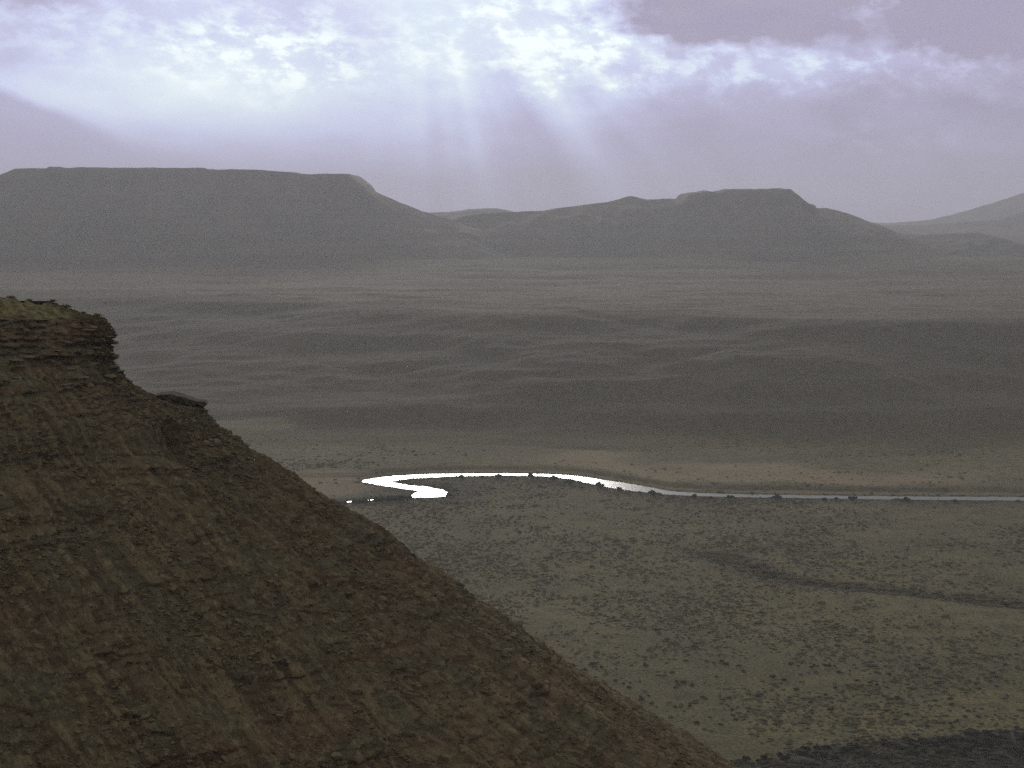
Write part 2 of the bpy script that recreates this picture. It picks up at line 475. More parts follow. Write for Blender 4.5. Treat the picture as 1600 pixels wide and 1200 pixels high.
# attributes
sand = np.zeros_like(gxx)
nz = fbm(gxx / 120, gyy / 120, 101, 4)
sand = np.maximum(sand, ss(44, 70, off + nz * 20) * (1 - ss(130, 260, off + nz * 90)) * ss(-30, 120, gxx) * (1 - ss(360, 620, gxx + nz * 80)) * 0.9)
sand = np.maximum(sand, ss(2, 10, gap) * (1 - ss(14, 34, off + nz * 10)) * (off > 0) * (gxx > -100) * 0.45)
lx, ly = floor_at(510, 757)
sand = np.maximum(sand, (1 - ss(0.7, 1.15, np.hypot((gxx - lx) / 62, (gyy - ly) / 105) + nz * 0.15)) * 0.6 * ss(1, 10, gap))
lx, ly = floor_at(385, 676)
sand = np.maximum(sand, (1 - ss(0.5, 1.2, np.hypot((gxx - lx) / 70, (gyy - ly) / 40) + nz * 0.3)) * 0.5)
scr = (1 - ss(3, 30, wd + nz * 18)) * 0.7
scr = np.maximum(scr, (1 - ss(26, 40, off + nz * 8)) * ss(14, 30, off) * (gxx > -250) * 0.7)              # cut bank brush
inl = (1 - ss(4, 75, gap + nz * 25)) * (off < 4) * 0.75                                               # damp ground inside the bend
scr = np.maximum(scr, inl)
def thicket(x, y):
    """1 inside the dark thicket that closes the lower right corner of the valley"""
    ys = np.maximum(y, 200.0); px = 800 + F * x / ys; py = HZ + F * 300.0 / ys
    edge_ = np.interp(px, [900, 1050, 1130, 1300, 1450, 1600, 1800], [1240, 1206, 1192, 1178, 1162, 1134, 1105]) + fbm(x / 50, y / 50, 121, 3) * 22
    return ss(-6, 18, py - edge_) * (y > 300)
knoll = thicket(gxx, gyy)
gz = gz + knoll * 3.0
scr = np.maximum(scr, knoll * 0.9)
ground = link('valley_ground', mesh_np('valley_ground', np.stack([gxx, gyy, gz], -1).reshape(-1, 3), grid_faces(len(rr), len(th), True)[:, ::-1],
              attrs={'sand': sand, 'scrub': scr, 'upland': np.clip(gq * 6, 0, 1), 'bench': gonb * (1 - ss(4700, 6100, gyy + fbm(gxx / 500, gyy / 500, 131, 3) * 600)) * (0.6 + 0.4 * ss(-0.1, 0.2, fbm(gxx / 350, gyy / 120, 133, 3)))}), m_ground,
              label='brown scrubby valley floor rising over terraced slopes to a pale bench', kind='structure')
def ground_height(x, y):
    x = np.atleast_1d(np.asarray(x, float)); y = np.atleast_1d(np.asarray(y, float))
    ti = np.interp(np.arctan2(x, y), th, np.arange(len(th))); ri = np.interp(np.hypot(x, y), rr, np.arange(len(rr)))
    i = np.clip(np.floor(ri).astype(int), 0, len(rr) - 2); j = np.clip(np.floor(ti).astype(int), 0, len(th) - 2)
    a = ri - i; b_ = ti - j
    return (gz[i, j] * (1 - a) + gz[i + 1, j] * a) * (1 - b_) + (gz[i, j + 1] * (1 - a) + gz[i + 1, j + 1] * a) * b_

# river surface
nR = len(outer)
across = 5
rv = np.concatenate([np.column_stack([outer * (1 - k / across) + inner * k / across, np.full(nR, ZW)]) for k in range(across + 1)])
link('river', mesh_np('river', rv, grid_faces(across + 1, nR)[:, ::-1]), m_water, label='shining river winding in a meander across the valley floor', kind='structure')

# ------------------------------------------------------------------ mesas and far hills
def upland(name, sil, dist, depth, foot_px, label, seed, cliff=None, nx=420, nw=90, gul=1.0):
    """a hill range: sil = crest seen at (x, y) of the photograph, standing dist metres off, with a real front and back slope"""
    sil = np.array(sil, float)
    X = np.linspace(sil[0, 0], sil[-1, 0], nx)
    yc = np.interp(X, sil[:, 0], sil[:, 1])
    xs = (X - 800) / F * dist
    zc = (HZ - yc) / F * dist
    zf = (HZ - foot_px) / F * (dist - depth) - 25
    wv = np.concatenate([np.linspace(-1.0, 0.0, nw), np.linspace(0.0, 1.0, 24)[1:]])
    W, XS = np.meshgrid(wv, xs, indexing='ij')
    ZC = np.broadcast_to(zc, W.shape)
    yy = dist + W * depth + np.minimum(W, 0) * depth * 0.22 * fbm(XS / (depth * 0.6), 0.5, seed + 31, 3)
    g1 = ridged(XS / (depth * 0.22), W * 0.9 + 3.3, seed, 4, 0.55)
    g2 = fbm(XS / (depth * 0.5), W * 1.5, seed + 5, 3)
    a = 1 - np.abs(W)                                  # 0 at the foot, 1 at the crest
    a2 = np.clip(a + (g1 - 0.5) * 0.11 * gul * (4 * a * (1 - a)) + g2 * 0.05 * a * (1 - a) * 4, 0, 1)
    talus = 0.72 * a2 ** 1.7 / (0.86 ** 1.7)
    if cliff:
        prof = np.where(a2 < 0.82, 0.80 * (a2 / 0.82) ** 1.75, 0.80 + 0.20 * ss(0.82, 0.87, a2))
        cl_ = np.clip(np.interp(X, *cliff), 0, 1)[None, :]
        soft = a2 ** 1.55
        prof = prof * cl_ + soft * (1 - cl_)
    else:
        prof = a2 ** 1.45
    z = zf + (ZC - zf) * prof
    z = z + fbm(XS / 160, yy / 160, seed + 9, 4) * 6.0 * gul * (4 * a * (1 - a))
    # crest roughness
    z = z + fbm(XS / 70, yy / 200, seed + 21, 4) * 3.0 * ss(0.8, 1, a)
    me = mesh_np(name, np.stack([XS, yy, z], -1).reshape(-1, 3), grid_faces(len(wv), nx))
    return link(name, me, m_mesa, label=label, kind='structure')

mesaA = [(-420, 330), (-200, 300), (-60, 296), (0, 285), (40, 272), (52, 266), (150, 264.5), (330, 264), (337, 267), (400, 267), (465, 270), (477, 273), (553, 273.5),
         (566, 283), (577, 289), (581, 297), (620, 314), (660, 330), (700, 342), (760, 362), (840, 400), (900, 440)]
upland('mesa', mesaA, 7600, 1500, 436, 'long flat-topped grey mesa rising behind the bench', 201, ([-420, -40, 30, 560, 585, 640], [0.1, 0.3, 1, 1, 0.9, 0.1]))
mesaB = [(600, 420), (660, 362), (720, 338), (800, 331), (850, 329), (900, 321), (950, 315), (985, 306.5), (1010, 311), (1055, 311), (1064, 303), (1098, 297), (1112, 300), (1130, 296),
         (1218, 294.5), (1232, 304), (1250, 315), (1258, 325.5), (1290, 324.5), (1322, 332), (1370, 350), (1405, 366), (1470, 366), (1530, 363), (1562, 373), (1600, 386), (1700, 410), (1800, 430)]
upland('butte_ridge', mesaB, 7900, 1600, 430, 'grey ridge climbing to a blocky flat-topped butte', 231, ([600, 1040, 1066, 1240, 1262, 1300], [0.05, 0.2, 0.9, 0.9, 0.4, 0.1]))
upland('far_hill', [(560, 380), (640, 333), (700, 331), (745, 326), (775, 325), (800, 330), (860, 345), (960, 380)], 11000, 2200, 400,
       'low pale hill showing in the gap between mesa and butte', 251, nx=160, nw=40)
upland('far_hill', [(1250, 380), (1360, 352), (1440, 352), (1500, 347), (1560, 343), (1600, 331), (1700, 318), (1900, 340), (2100, 380)], 12000, 2400, 395,
       'hazy mountain shoulder at the right edge behind the butte', 261, nx=200, nw=40)
upland('far_hill', [(1180, 370), (1300, 352), (1380, 349), (1450, 344), (1500, 332), (1555, 316), (1600, 301), (1720, 280), (1900, 310), (2200, 370)], 16500, 2500, 385,
       'palest and farthest mountain slope at the right edge', 271, nx=200, nw=40)
upland('far_hill', [(-1400, 350), (-900, 330), (-300, 338), (300, 340), (900, 342), (1300, 346), (1500, 352)], 17500, 1600, 385,
       'faint line of hills along the horizon behind the mesas', 281, nx=240, nw=30)

# ------------------------------------------------------------------ near bluff
CX, CY = -62.5, 258.0
dC = math.hypot(CX, CY); aC = atan2(CX, CY)
PHI0 = radians(-39.7)
n0 = np.array([cos(PHI0), sin(PHI0)]); e0 = np.array([-sin(PHI0), cos(PHI0)])          # face normal, edge direction (away from camera)
SIL = [(158, 497), (166, 509), (172, 521), (166, 529), (163, 541), (174, 559), (167, 562), (176, 577), (186, 591), (200, 604), (230, 618), (262, 627), (306, 637), (314, 647), (322, 661), (345, 680),
       (400, 714), (440, 735), (520, 785), (600, 840), (700, 901), (760, 951), (800, 990), (850, 1021), (900, 1049), (950, 1071), (1000, 1100), (1060, 1141), (1110, 1180), (1150, 1206), (1300, 1310)]
def sil_pt(X, Y):
    a = atan((X - 800) / F); ro = dC * sin(a - aC); yf = dC * cos(a - aC) * cos(a)
    return ro, -(Y - HZ) / F * yf
prof = np.array([sil_pt(*q) for q in SIL])
# lower slope: the surface of revolution whose outline, seen from this height, is the photograph's
low = np.array([q for q in SIL if q[0] >= 322], float)
pc = np.polyfit(low[:, 0] / 1000, low[:, 1], 4)
lowp = []
for X in np.linspace(330, 1250, 24):
    Y = np.polyval(pc, X / 1000); sl = np.polyval(np.polyder(pc), X / 1000) / 1000
    dv = np.array([(X - 800) / F, 1.0, (HZ - Y) / F]); dt = np.array([1.0, 0.0, -sl])
    N = np.cross(dv, dt)
    lam = (CX * N[1] - CY * N[0]) / (dv[0] * N[1] - dv[1] * N[0])
    P_ = dv * lam
    lowp.append((math.hypot(P_[0] - CX, P_[1] - CY), P_[2]))
lowp = np.array(lowp)
up = prof[:14]
lowp = lowp[(lowp[:, 0] > up[-1, 0] + 0.3) & (lowp[:, 1] < up[-1, 1] - 0.3)]
prof = np.vstack([up, lowp])
top = np.array([(0.0, -12.3), (2.0, -12.9), (3.5, -13.6), (5.0, -14.1), (6.3, -14.4)])
bottom = np.array([(prof[-1, 0] + 60, prof[-1, 1] - 40), (prof[-1, 0] + 170, prof[-1, 1] - 110), (prof[-1, 0] + 330, prof[-1, 1] - 195)])
prof_all = np.vstack([top, prof, bottom])
seg = np.concatenate([[0], np.cumsum(np.hypot(*np.diff(prof_all, axis=0).T))])
Lvis = seg[len(top) + len(prof) - 2]
dl = np.concatenate([np.arange(0, 16, 0.12), np.arange(16, Lvis, 0.24), np.linspace(Lvis, seg[-1], 40)])
ro_r = np.interp(dl, seg, prof_all[:, 0]); z_r = np.interp(dl, seg, prof_all[:, 1])
# columns: along the face (s < 0), round the nose, and along the back
cols = []
for s in np.concatenate([np.linspace(-240, -75, 24, endpoint=False), np.arange(-75, 0, 0.26)]): cols.append((s, PHI0, s))
for a in np.linspace(0, radians(72), 285, endpoint=False): cols.append((0.0, PHI0 + a, a * 45))
for a in np.linspace(radians(72), pi, 60, endpoint=False): cols.append((0.0, PHI0 + a, a * 45))
for s in np.linspace(0, -240, 50): cols.append((s, PHI0 + pi, pi * 45 - s))
cols = np.array(cols)
S_, PH_, U_ = (np.broadcast_to(cols[:, i], (len(dl), len(cols))) for i in range(3))
RO = np.broadcast_to(ro_r[:, None], S_.shape).copy(); ZZ = np.broadcast_to(z_r[:, None], S_.shape).copy()
DL = np.broadcast_to(dl[:, None], S_.shape)
def bluff_surface(S_, PH_, U_, RO, ZZ, DL):
    lift = ss(0, 16, -S_) * (0.9 + 1.1 * (1 - ss(1.5, 7, DL))) * (1 - ss(0, 40, DL - 5))
    zz = ZZ + lift
    bxx = CX + e0[0] * S_; byy = CY + e0[1] * S_
    hx = bxx + np.cos(PH_) * RO; hy = byy + np.sin(PH_) * RO
    topf = ss(4.5, 7.0, DL)                                  # 0 on the flat crown
    cap = topf * (1 - 0.55 * ss(13, 22, DL + fbm(U_ / 7, DL / 7, 301, 3) * 4)) * (1 - ss(26, 44, DL + fbm(U_ / 9, DL / 9, 302, 3) * 12))
    slope = ss(14, 30, DL)
    # strata: hard and soft beds give ledges
    sc_ = zz + hx * 0.02 + fbm(hx / 9, hy / 9, 305, 3) * 0.35
    bed = np.interp(sc_ + fbm(U_ / 2.5, DL / 6, 303, 2) * 0.25, np.arange(-400, 10, 0.33), rng_bed)
    bed2 = np.interp(sc_, np.arange(-400, 10, 2.7), rng_bed2)
    brk = np.clip(0.4 + 1.7 * fbm(U_ / 3.2, DL / 2.2, 311, 4), 0, 1.3)
    brk2 = np.clip(0.0 + 2.0 * fbm(U_ / 12, DL / 7, 315, 4), 0, 1.2)
    d = cap * bed * 0.55 * (0.15 + brk * 0.85) + cap * (ridged(U_ / 3.5, DL / 9, 317, 3) - 0.4) * 0.4
    d = d + slope * (bed * 0.30 + bed2 * 0.75) * brk2
    # gullies and ribs running down the slope
    rib = fbm(U_ / 5.5, DL / 42, 321, 5, 0.55)
    d = d + slope * rib * 1.15 * ss(0, 50, DL - 12)
    d = d + slope * (ridged(U_ / 3.4, DL / 30, 325, 4, 0.62) - 0.5) * 0.38 + slope * fbm(U_ / 13, DL / 9, 327, 3) * 0.9
    d = d + topf * fbm(U_ / 1.3, DL / 1.3, 331, 4, 0.65) * 0.28 + cap * fbm(U_ / 2.2, DL / 1.0, 335, 3) * 0.35
    clm = ss(-0.25, 0.35, fbm(U_ / 8, DL / 10, 363, 3))
    lump = ss(0.15, 0.40, pn(U_ / 0.85, DL / 0.6, 365)) * 0.20 + ss(0.2, 0.45, pn(U_ / 1.9, DL / 1.2, 367)) * 0.34 * clm
    d = d + topf * lump * 0.7 * (0.35 + 0.65 * clm)
    zz = zz + (1 - topf) * (fbm(hx / 2.5, hy / 2.5, 341, 4) * 0.45 + fbm(hx / 0.8, hy / 0.8, 345, 3) * 0.22)
    rq = RO + d * np.minimum(1.0, RO / 6.0)
    zz = zz + slope * fbm(U_ / 0.9, DL / 0.9, 351, 3, 0.7) * 0.22
    hx = bxx + np.cos(PH_) * rq; hy = byy + np.sin(PH_) * rq
    return hx, hy, zz, cap, 1 - topf
rng_bed = np.clip(np.random.default_rng(5).normal(0, 0.75, 1243), -1.1, 1.1)
rng_bed2 = np.clip(np.random.default_rng(6).normal(0, 0.8, 152), -1.2, 1.2)
# along the face the cliff leans back into one ragged slope instead of standing over a shelf
i0, i1 = 4, len(top) + 14
lean_ro = np.interp(dl, [seg[len(top)], seg[len(top) + 13]], [prof_all[len(top), 0], prof_all[len(top) + 13, 0]])
lean_z = np.interp(dl, [seg[len(top)], seg[len(top) + 13]], [prof_all[len(top), 1], prof_all[len(top) + 13, 1]])
in_lean = ((dl >= seg[len(top)]) & (dl <= seg[len(top) + 13]))[:, None]
wl = (1 - ss(-radians(22), radians(2), PH_)) * (0.45 + 0.4 * ss(0, 12, -S_)) * in_lean
RO = RO * (1 - wl) + lean_ro[:, None] * wl; ZZ = ZZ * (1 - wl) + lean_z[:, None] * wl
hx, hy, hz, capA, grA = bluff_surface(S_, PH_, U_, RO, ZZ, DL)
bluff = link('bluff', mesh_np('bluff', np.stack([hx, hy, hz], -1).reshape(-1, 3), grid_faces(len(dl), len(cols))[:, ::-1],
             attrs={'cap': capA, 'grass': grA}, uv=np.stack([U_, DL], -1).reshape(-1, 2)), m_bluff,
             label='steep brown layered bluff filling the lower left foreground', kind='structure')

def visible_xy(x, y, z, pad=0):
    px = 800 + F * x / y; py = HZ - F * z / y
    return px, py

# --- rock shapes
def icosa(sub=1):
    import bmesh
    bm = bmesh.new(); bmesh.ops.create_icosphere(bm, subdivisions=sub, radius=1.0)
    v = np.array([q.co[:] for q in bm.verts]); f = np.array([[w.index for w in q.verts] for q in bm.faces]); bm.free()
    return v, f
ICO_V, ICO_F = icosa(1); ICO2_V, ICO2_F = icosa(2)
def rock_mesh(name, seed, flat=0.6, box=0.5, sub=2):
    v, f = (ICO2_V, ICO2_F) if sub == 2 else (ICO_V, ICO_F)
    r_ = np.random.default_rng(seed)
    m = np.max(np.abs(v), axis=1, keepdims=True)
    v = v * (1 - box) + (v / m) * box * 0.85
    for _ in range(6):                                     # chip flat facets
        nrm = r_.normal(size=3); nrm /= np.linalg.norm(nrm); lim = r_.uniform(0.55, 0.85)
        dd = v @ nrm; v = v - np.clip(dd - lim, 0, None)[:, None] * nrm
    v = v * (1 + r_.normal(0, 0.05, (len(v), 1)))
    v[:, 2] *= flat
    return mesh_np(name, v, f, smooth=False)
rock_meshes = [rock_mesh('rock', 400 + i, f_, b_) for i, (f_, b_) in enumerate(((0.6, 0.3), (0.45, 0.5), (0.7, 0.4), (0.35, 0.6), (0.55, 0.2)))]
slab_meshes = [rock_mesh('slab', 420 + i, 0.22, 0.85) for i in range(4)]
for m in rock_meshes + slab_meshes: m.materials.append(m_stone)

def face_normal_at(i, j):
    a = np.array([hx[i, j + 1] - hx[i, j - 1], hy[i, j + 1] - hy[i, j - 1], hz[i, j + 1] - hz[i, j - 1]])
    b_ = np.array([hx[i + 1, j] - hx[i - 1, j], hy[i + 1, j] - hy[i - 1, j], hz[i + 1, j] - hz[i - 1, j]])
    n = np.cross(b_, a); return n / (np.linalg.norm(n) + 1e-9)

PXg = 800 + F * hx / hy; PYg = HZ - F * hz / hy
facing = (PXg > -40) & (PXg < 1200) & (PYg < 1215) & (PH_ < radians(25)) & (np.arange(len(cols))[None, :] < 24 + 289 + 285)
# --- slabs of the cap beds (pieces of the bluff)
cand = np.argwhere(facing & (capA > 0.5) & (DL > 7.5) & (DL < 20))
pick = cand[rng.choice(len(cand), 70, replace=False)]
for i, j in pick:
    o = link('slab', slab_meshes[rng.integers(4)], parent=bluff)
    ph = PH_[i, j]; w = rng.uniform(0.5, 1.5)
    o.location = (hx[i, j] - cos(ph) * 0.35, hy[i, j] - sin(ph) * 0.35, hz[i, j])
    o.scale = (0.8 + rng.uniform(0, 0.3), w, rng.uniform(0.6, 1.3) * 0.9)
    o.rotation_euler = (rng.uniform(-0.08, 0.08), rng.uniform(-0.05, 0.12), ph + rng.uniform(-0.25, 0.25))

# --- two overhanging ledges that break the skyline
def ledge(name, px0, px1, pyc, thick_px, label, seed, length):
    a = atan(((px0 + px1) / 2 - 800) / F); Y = dC * cos(a - aC) * cos(a)
    x0 = (px0 - 800) / F * Y; x1 = (px1 - 800) / F * Y
    r_ = np.random.default_rng(seed)
    nx_, nv = 15, 14
    V_ = []
    for i in range(nx_):
        t_ = i / (nx_ - 1)
        xx = x0 + (x1 - x0) * t_
        py = np.interp(t_, np.linspace(0, 1, len(pyc)), pyc); th_ = np.interp(t_, np.linspace(0, 1, len(thick_px)), thick_px)
        zc_ = (HZ - py) / F * Y; hh = th_ / F * Y / 2
        half = length / 2 * (0.75 + 0.25 * sin(pi * min(t_ + 0.25, 1)))
        for k in range(nv):
            q = 2 * pi * k / nv
            cq, sq = cos(q), sin(q)
            yy = np.sign(cq) * abs(cq) ** 0.25 * half * (1 + r_.normal(0, 0.06)); zz = np.sign(sq) * abs(sq) ** 0.3 * hh * (1 + r_.normal(0, 0.13))
            V_.append((xx + r_.normal(0, 0.05), Y + yy - 0.6, zc_ + zz))
    V_ = np.array(V_); base = V_[:, :].mean(0)
    f = grid_faces(nx_, nv, True)
    nb = len(V_)
    c0, c1 = V_[:nv].mean(0) + (-0.05, 0, 0), V_[-nv:].mean(0) + (0.08, 0, 0)
    V_ = np.vstack([V_, c0, c1])
    f0 = [[nb, (k + 1) % nv, k, k] for k in range(nv)]
    f1 = [[nb + 1, (nx_ - 1) * nv + k, (nx_ - 1) * nv + (k + 1) % nv, (nx_ - 1) * nv + (k + 1) % nv] for k in range(nv)]
    tri = np.concatenate([f[:, [0, 1, 2]], f[:, [0, 2, 3]], np.array(f0)[:, :3], np.array(f1)[:, :3]])
    o = link(name, mesh_np(name, V_ - base, tri[:, ::-1], smooth=False), m_ledge, label=label, cat='rock')
    o.location = base
    return o
ledge('rock_ledge', 246, 322, (617, 617, 619, 622, 626, 629, 629.5), (4, 8, 12, 12, 11, 9, 8), 'long dark caprock slab jutting out halfway down the bluff skyline', 1, 5.0)
ledge('rock_ledge', 148, 185, (534, 534, 533.5, 535), (7, 7, 6.5, 3), 'thin stone ledge sticking out of the cliff just below the bluff top', 2, 2.6)

# --- stones lying on the slope
cand = np.argwhere(facing & (DL > 18))
def on_slope(i, j, s, mesh, name, **kw):
    o = link(name, mesh, **kw)
    n = face_normal_at(i, j)
    o.location = (hx[i, j] + n[0] * s * 0.1, hy[i, j] + n[1] * s * 0.1, hz[i, j] + n[2] * s * 0.1)
    o.scale = (s * rng.uniform(0.8, 1.5), s * rng.uniform(0.7, 1.1), s * rng.uniform(0.7, 1.1))
    o.rotation_euler = (rng.uniform(-0.4, 0.4), rng.uniform(-0.1, 0.6), PH_[i, j] + rng.uniform(-1, 1))
    return o
clump = fbm(U_ / 9, DL / 14, 361, 3)
wts = np.clip(0.15 + clump[cand[:, 0], cand[:, 1]], 0.01, None) ; wts /= wts.sum()
pick = cand[rng.choice(len(cand), 170, replace=False, p=wts)]
for i, j in pick:
    zx, zy = PXg[i, j], PYg[i, j]
    if zy < 700: lab = 'brown stone on the slope between the cliff and the jutting slab'
    elif zy < 820 and zx > 300: lab = 'brown stone on the bluff slope just below the jutting slab'
    elif zy < 820: lab = 'brown stone at the left edge of the bluff slope under the cliff'
    elif zx < 260: lab = 'brown stone near the left edge low on the bluff slope'
    elif zx < 520: lab = 'brown stone in the middle of the lower bluff slope'
    elif zx < 760: lab = 'brown stone on the lower bluff slope nearer its right outline'
    else: lab = 'brown stone on the foot of the bluff at bottom centre'
    on_slope(i, j, rng.uniform(0.28, 0.62), rock_meshes[rng.integers(5)], 'rock',
             label=lab, cat='rock', group='stones: ' + lab[12:])
# smaller stones nobody could count
def scatter(name, P, S, protos, mat, label, cat=None, rot=None):
    VV, FF, off_ = [], [], 0
    for k, (v, f) in enumerate(protos):
        sel = np.arange(k, len(P), len(protos))
        if not len(sel): continue
        a = rng.uniform(0, 2 * pi, len(sel)); ca, sa = np.cos(a)[:, None], np.sin(a)[:, None]
        x = v[None, :, 0] * ca - v[None, :, 1] * sa; y = v[None, :, 0] * sa + v[None, :, 1] * ca
        z = np.broadcast_to(v[None, :, 2], x.shape)
        pts = np.stack([x, y, z], -1) * S[sel][:, None, :] + P[sel][:, None, :]
        VV.append(pts.reshape(-1, 3)); FF.append((f[None] + (np.arange(len(sel)) * len(v))[:, None, None] + off_).reshape(-1, f.shape[1])); off_ += len(sel) * len(v)
    return link(name, mesh_np(name, np.vstack(VV), np.vstack(FF), smooth=False), mat, label=label, cat=cat, kind='stuff')
protoR = []
for k in range(4):
    r_ = np.random.default_rng(500 + k); v = ICO_V * (1 + r_.normal(0, 0.2, (len(ICO_V), 1))); v[:, 2] *= 0.55; protoR.append((v, ICO_F))
nS = 12000
pick = cand[rng.choice(len(cand), nS, replace=True, p=wts)]
P = np.stack([hx[pick[:, 0], pick[:, 1]], hy[pick[:, 0], pick[:, 1]], hz[pick[:, 0], pick[:, 1]]], 1)
s = rng.gamma(3, 0.035, nS) + 0.06
scatter('scree', P, np.stack([s * 1.2, s, s], 1), protoR, m_stone, 'fine loose scree scattered down the bluff slope')

# ------------------------------------------------------------------ vegetation
def leafy(name, seed, n=150, h=0.8, leaf=0.16):
    """a bush 1 m in radius: woody twigs under a ragged dome of leaf faces"""
    r_ = np.random.default_rng(seed)
    lobes = np.column_stack([r_.normal(0, 0.36, (7, 2)), r_.uniform(0.25, 0.62, 7) * h]); lr = r_.uniform(0.32, 0.5, 7)
    V_, Fc = [], []
    def quad(c, a, b_):
        k = len(V_); V_.extend([c - a - b_, c + a - b_, c + a + b_, c - a + b_]); Fc.append((k, k + 1, k + 2, k + 3))
    for _ in range(n):
        l = r_.integers(7); d = r_.normal(size=3); d /= np.linalg.norm(d); d[2] = abs(d[2]) * 0.9 - 0.15
        c_ = lobes[l] + d * lr[l] * r_.uniform(0.55, 1.08); c_[2] = max(c_[2], 0.03)
        a = r_.normal(size=3); a /= np.linalg.norm(a); b_ = np.cross(a, r_.normal(size=3)); b_ /= np.linalg.norm(b_) + 1e-9
        s_ = leaf * r_.uniform(0.6, 1.3); quad(c_, a * s_, b_ * s_ * 0.7)
    for l in range(7):                                       # dense heart and twigs
        top_ = lobes[l]; w_ = 0.03
        quad(top_ * 0.5, np.array([w_, 0, 0]), top_ * 0.5)
        for _ in range(4):
            a = r_.normal(size=3) * lr[l] * 0.5; b_ = np.cross(a, r_.normal(size=3)); b_ = b_ / (np.linalg.norm(b_) + 1e-9) * lr[l] * 0.5
            quad(lobes[l] + np.array([0, 0, 0.02]), a, b_)
    return mesh_np(name, np.array(V_), np.array(Fc), smooth=False)
bush_meshes = [leafy('bank_bush', 600 + i, 190, 1.1, 0.15) for i in range(4)]
for m in bush_meshes: m.materials.append(m_bank)
shrub_meshes = [leafy('desert_shrub', 620 + i, 110, 0.75, 0.17) for i in range(4)]
for m in shrub_meshes: m.materials.append(m_shrub)
thick_meshes = [m.copy() for m in shrub_meshes]
for m in thick_meshes: m.materials.clear(); m.materials.append(m_thick)
def tuft(name, seed, n=110):
    r_ = np.random.default_rng(seed); V_, Fc = [], []
    for _ in range(n):
        a = r_.uniform(0, 2 * pi); d = np.array([cos(a), sin(a), 0]); q = np.array([-sin(a), cos(a), 0]) * r_.uniform(0.03, 0.07)
        base = d * r_.uniform(0, 0.75) ; base[0] += r_.normal(0, 0.25); h_ = r_.uniform(0.35, 1.0) * (1.1 - 0.6 * np.linalg.norm(base))
        tip = base + d * r_.uniform(0.05, 0.4) + np.array([0, 0, max(h_, 0.2)]); mid = (base + tip) / 2 + np.array([0, 0, 0.08])
        k = len(V_); V_ += [base - q, base + q, mid + q * 1.1, mid - q * 1.1, tip + q * 0.3, tip - q * 0.3]; Fc += [(k, k + 1, k + 2, k + 3), (k + 3, k + 2, k + 4, k + 5)]
    return mesh_np(name, np.array(V_), np.array(Fc), smooth=False)
tuft_meshes = [tuft('grass_tuft', 640 + i) for i in range(3)]
for m in tuft_meshes: m.materials.append(m_tuft)

# riverside bushes, each by its own place along the near bank (photograph x, foot y, radius)
BANK = [(539, 788, 2.6, 'small dark bush between the two leftmost glints of the river'), (556, 787, 3.0, 'dark bush on the near bank amid the broken glints left of the meander'),
        (573, 785.5, 3.2, 'dark bush splitting the string of glints left of the meander'), (588, 784, 3.4, 'dark bush right of the brightest glint left of the meander'),
        (598, 783.5, 3.2, 'dark bush beside the last glint left of the meander'), (613, 782.5, 3.8, 'dark bush hiding the channel just left of the bright lower bend'),
        (628, 781.5, 3.6, 'dark bush at the left end of the bright lower bend'), (640, 780, 3.0, 'low bush touching the left tip of the bright lower bend'),
        (533, 788.6, 2.2, 'tiny dark bush beside the slope, left of all the glints'), (565, 786.3, 2.6, 'low bush just left of the widest of the small glints'), (606, 783, 3.0, 'dark bush between the last glint and the bright lower bend'), (621, 782, 3.2, 'dark bush second left of the bright lower bend'), (704, 774, 2.6, 'small bush at the right tip of the bright lower bend'),
        (722, 747, 3.6, 'dark bush making the first gap in the upper river reach'), (753, 746, 2.2, 'tiny bush on the near bank right of the first gap in the upper reach'),
        (781, 746.8, 5.0, 'broad bush making the widest gap in the upper river reach'), (830, 747.2, 4.6, 'rounded bush hiding the river above the middle of the bend'),
        (841, 747.3, 3.0, 'small bush standing close right of the rounded bush on the upper reach'), (864, 749, 4.4, 'bush on the upper reach where the river starts to turn down'),
        (893, 755, 5.0, 'large dark bush at the left end of the widening reach'), (936, 761, 5.2, 'largest dark round bush on the near bank of the widening reach'),
        (968, 766.5, 3.8, 'low bush on the near bank below the middle of the widening reach'), (1018, 772.5, 4.2, 'round bush at the right end of the widening reach'),
        (1086, 777.5, 3.6, 'solitary bush where the river becomes a thin line'), (1110, 778.5, 2.2, 'tiny bush just right of the solitary bush on the thin reach'), (1142, 779.5, 4.0, 'bush with a flat top at the left part of the straight reach'),
        (1213, 780.5, 4.6, 'most upright dark bush on the straight reach'), (1288, 781.5, 3.4, 'left one of three neighbouring bushes on the straight reach'),
        (1306, 781.8, 3.0, 'middle one of three neighbouring bushes on the straight reach'), (1332, 782, 4.2, 'right one of three neighbouring bushes on the straight reach'),
        (1415, 783, 4.4, 'lone low bush on the right part of the straight reach'), (1490, 784, 3.0, 'rightmost small bush on the near bank of the straight reach')]
for k, (px, py, r_, lab) in enumerate(BANK):
    x, y = floor_at(px, py)
    o = link('bank_bush', bush_meshes[k % 4], label=lab, cat='bush', group='bushes along the near river bank')
    o.location = (x, y, ground_height(x, y)[0] - 0.2)
    w = 1.0 + (k * 37 % 10) / 40
    if px < 645: r_ *= 1.3
    o.scale = (r_ * w * 1.05, r_ * 0.95, r_ * (0.95 + (k * 53 % 10) / 30))
    o.rotation_euler = (0, 0, k * 1.7)

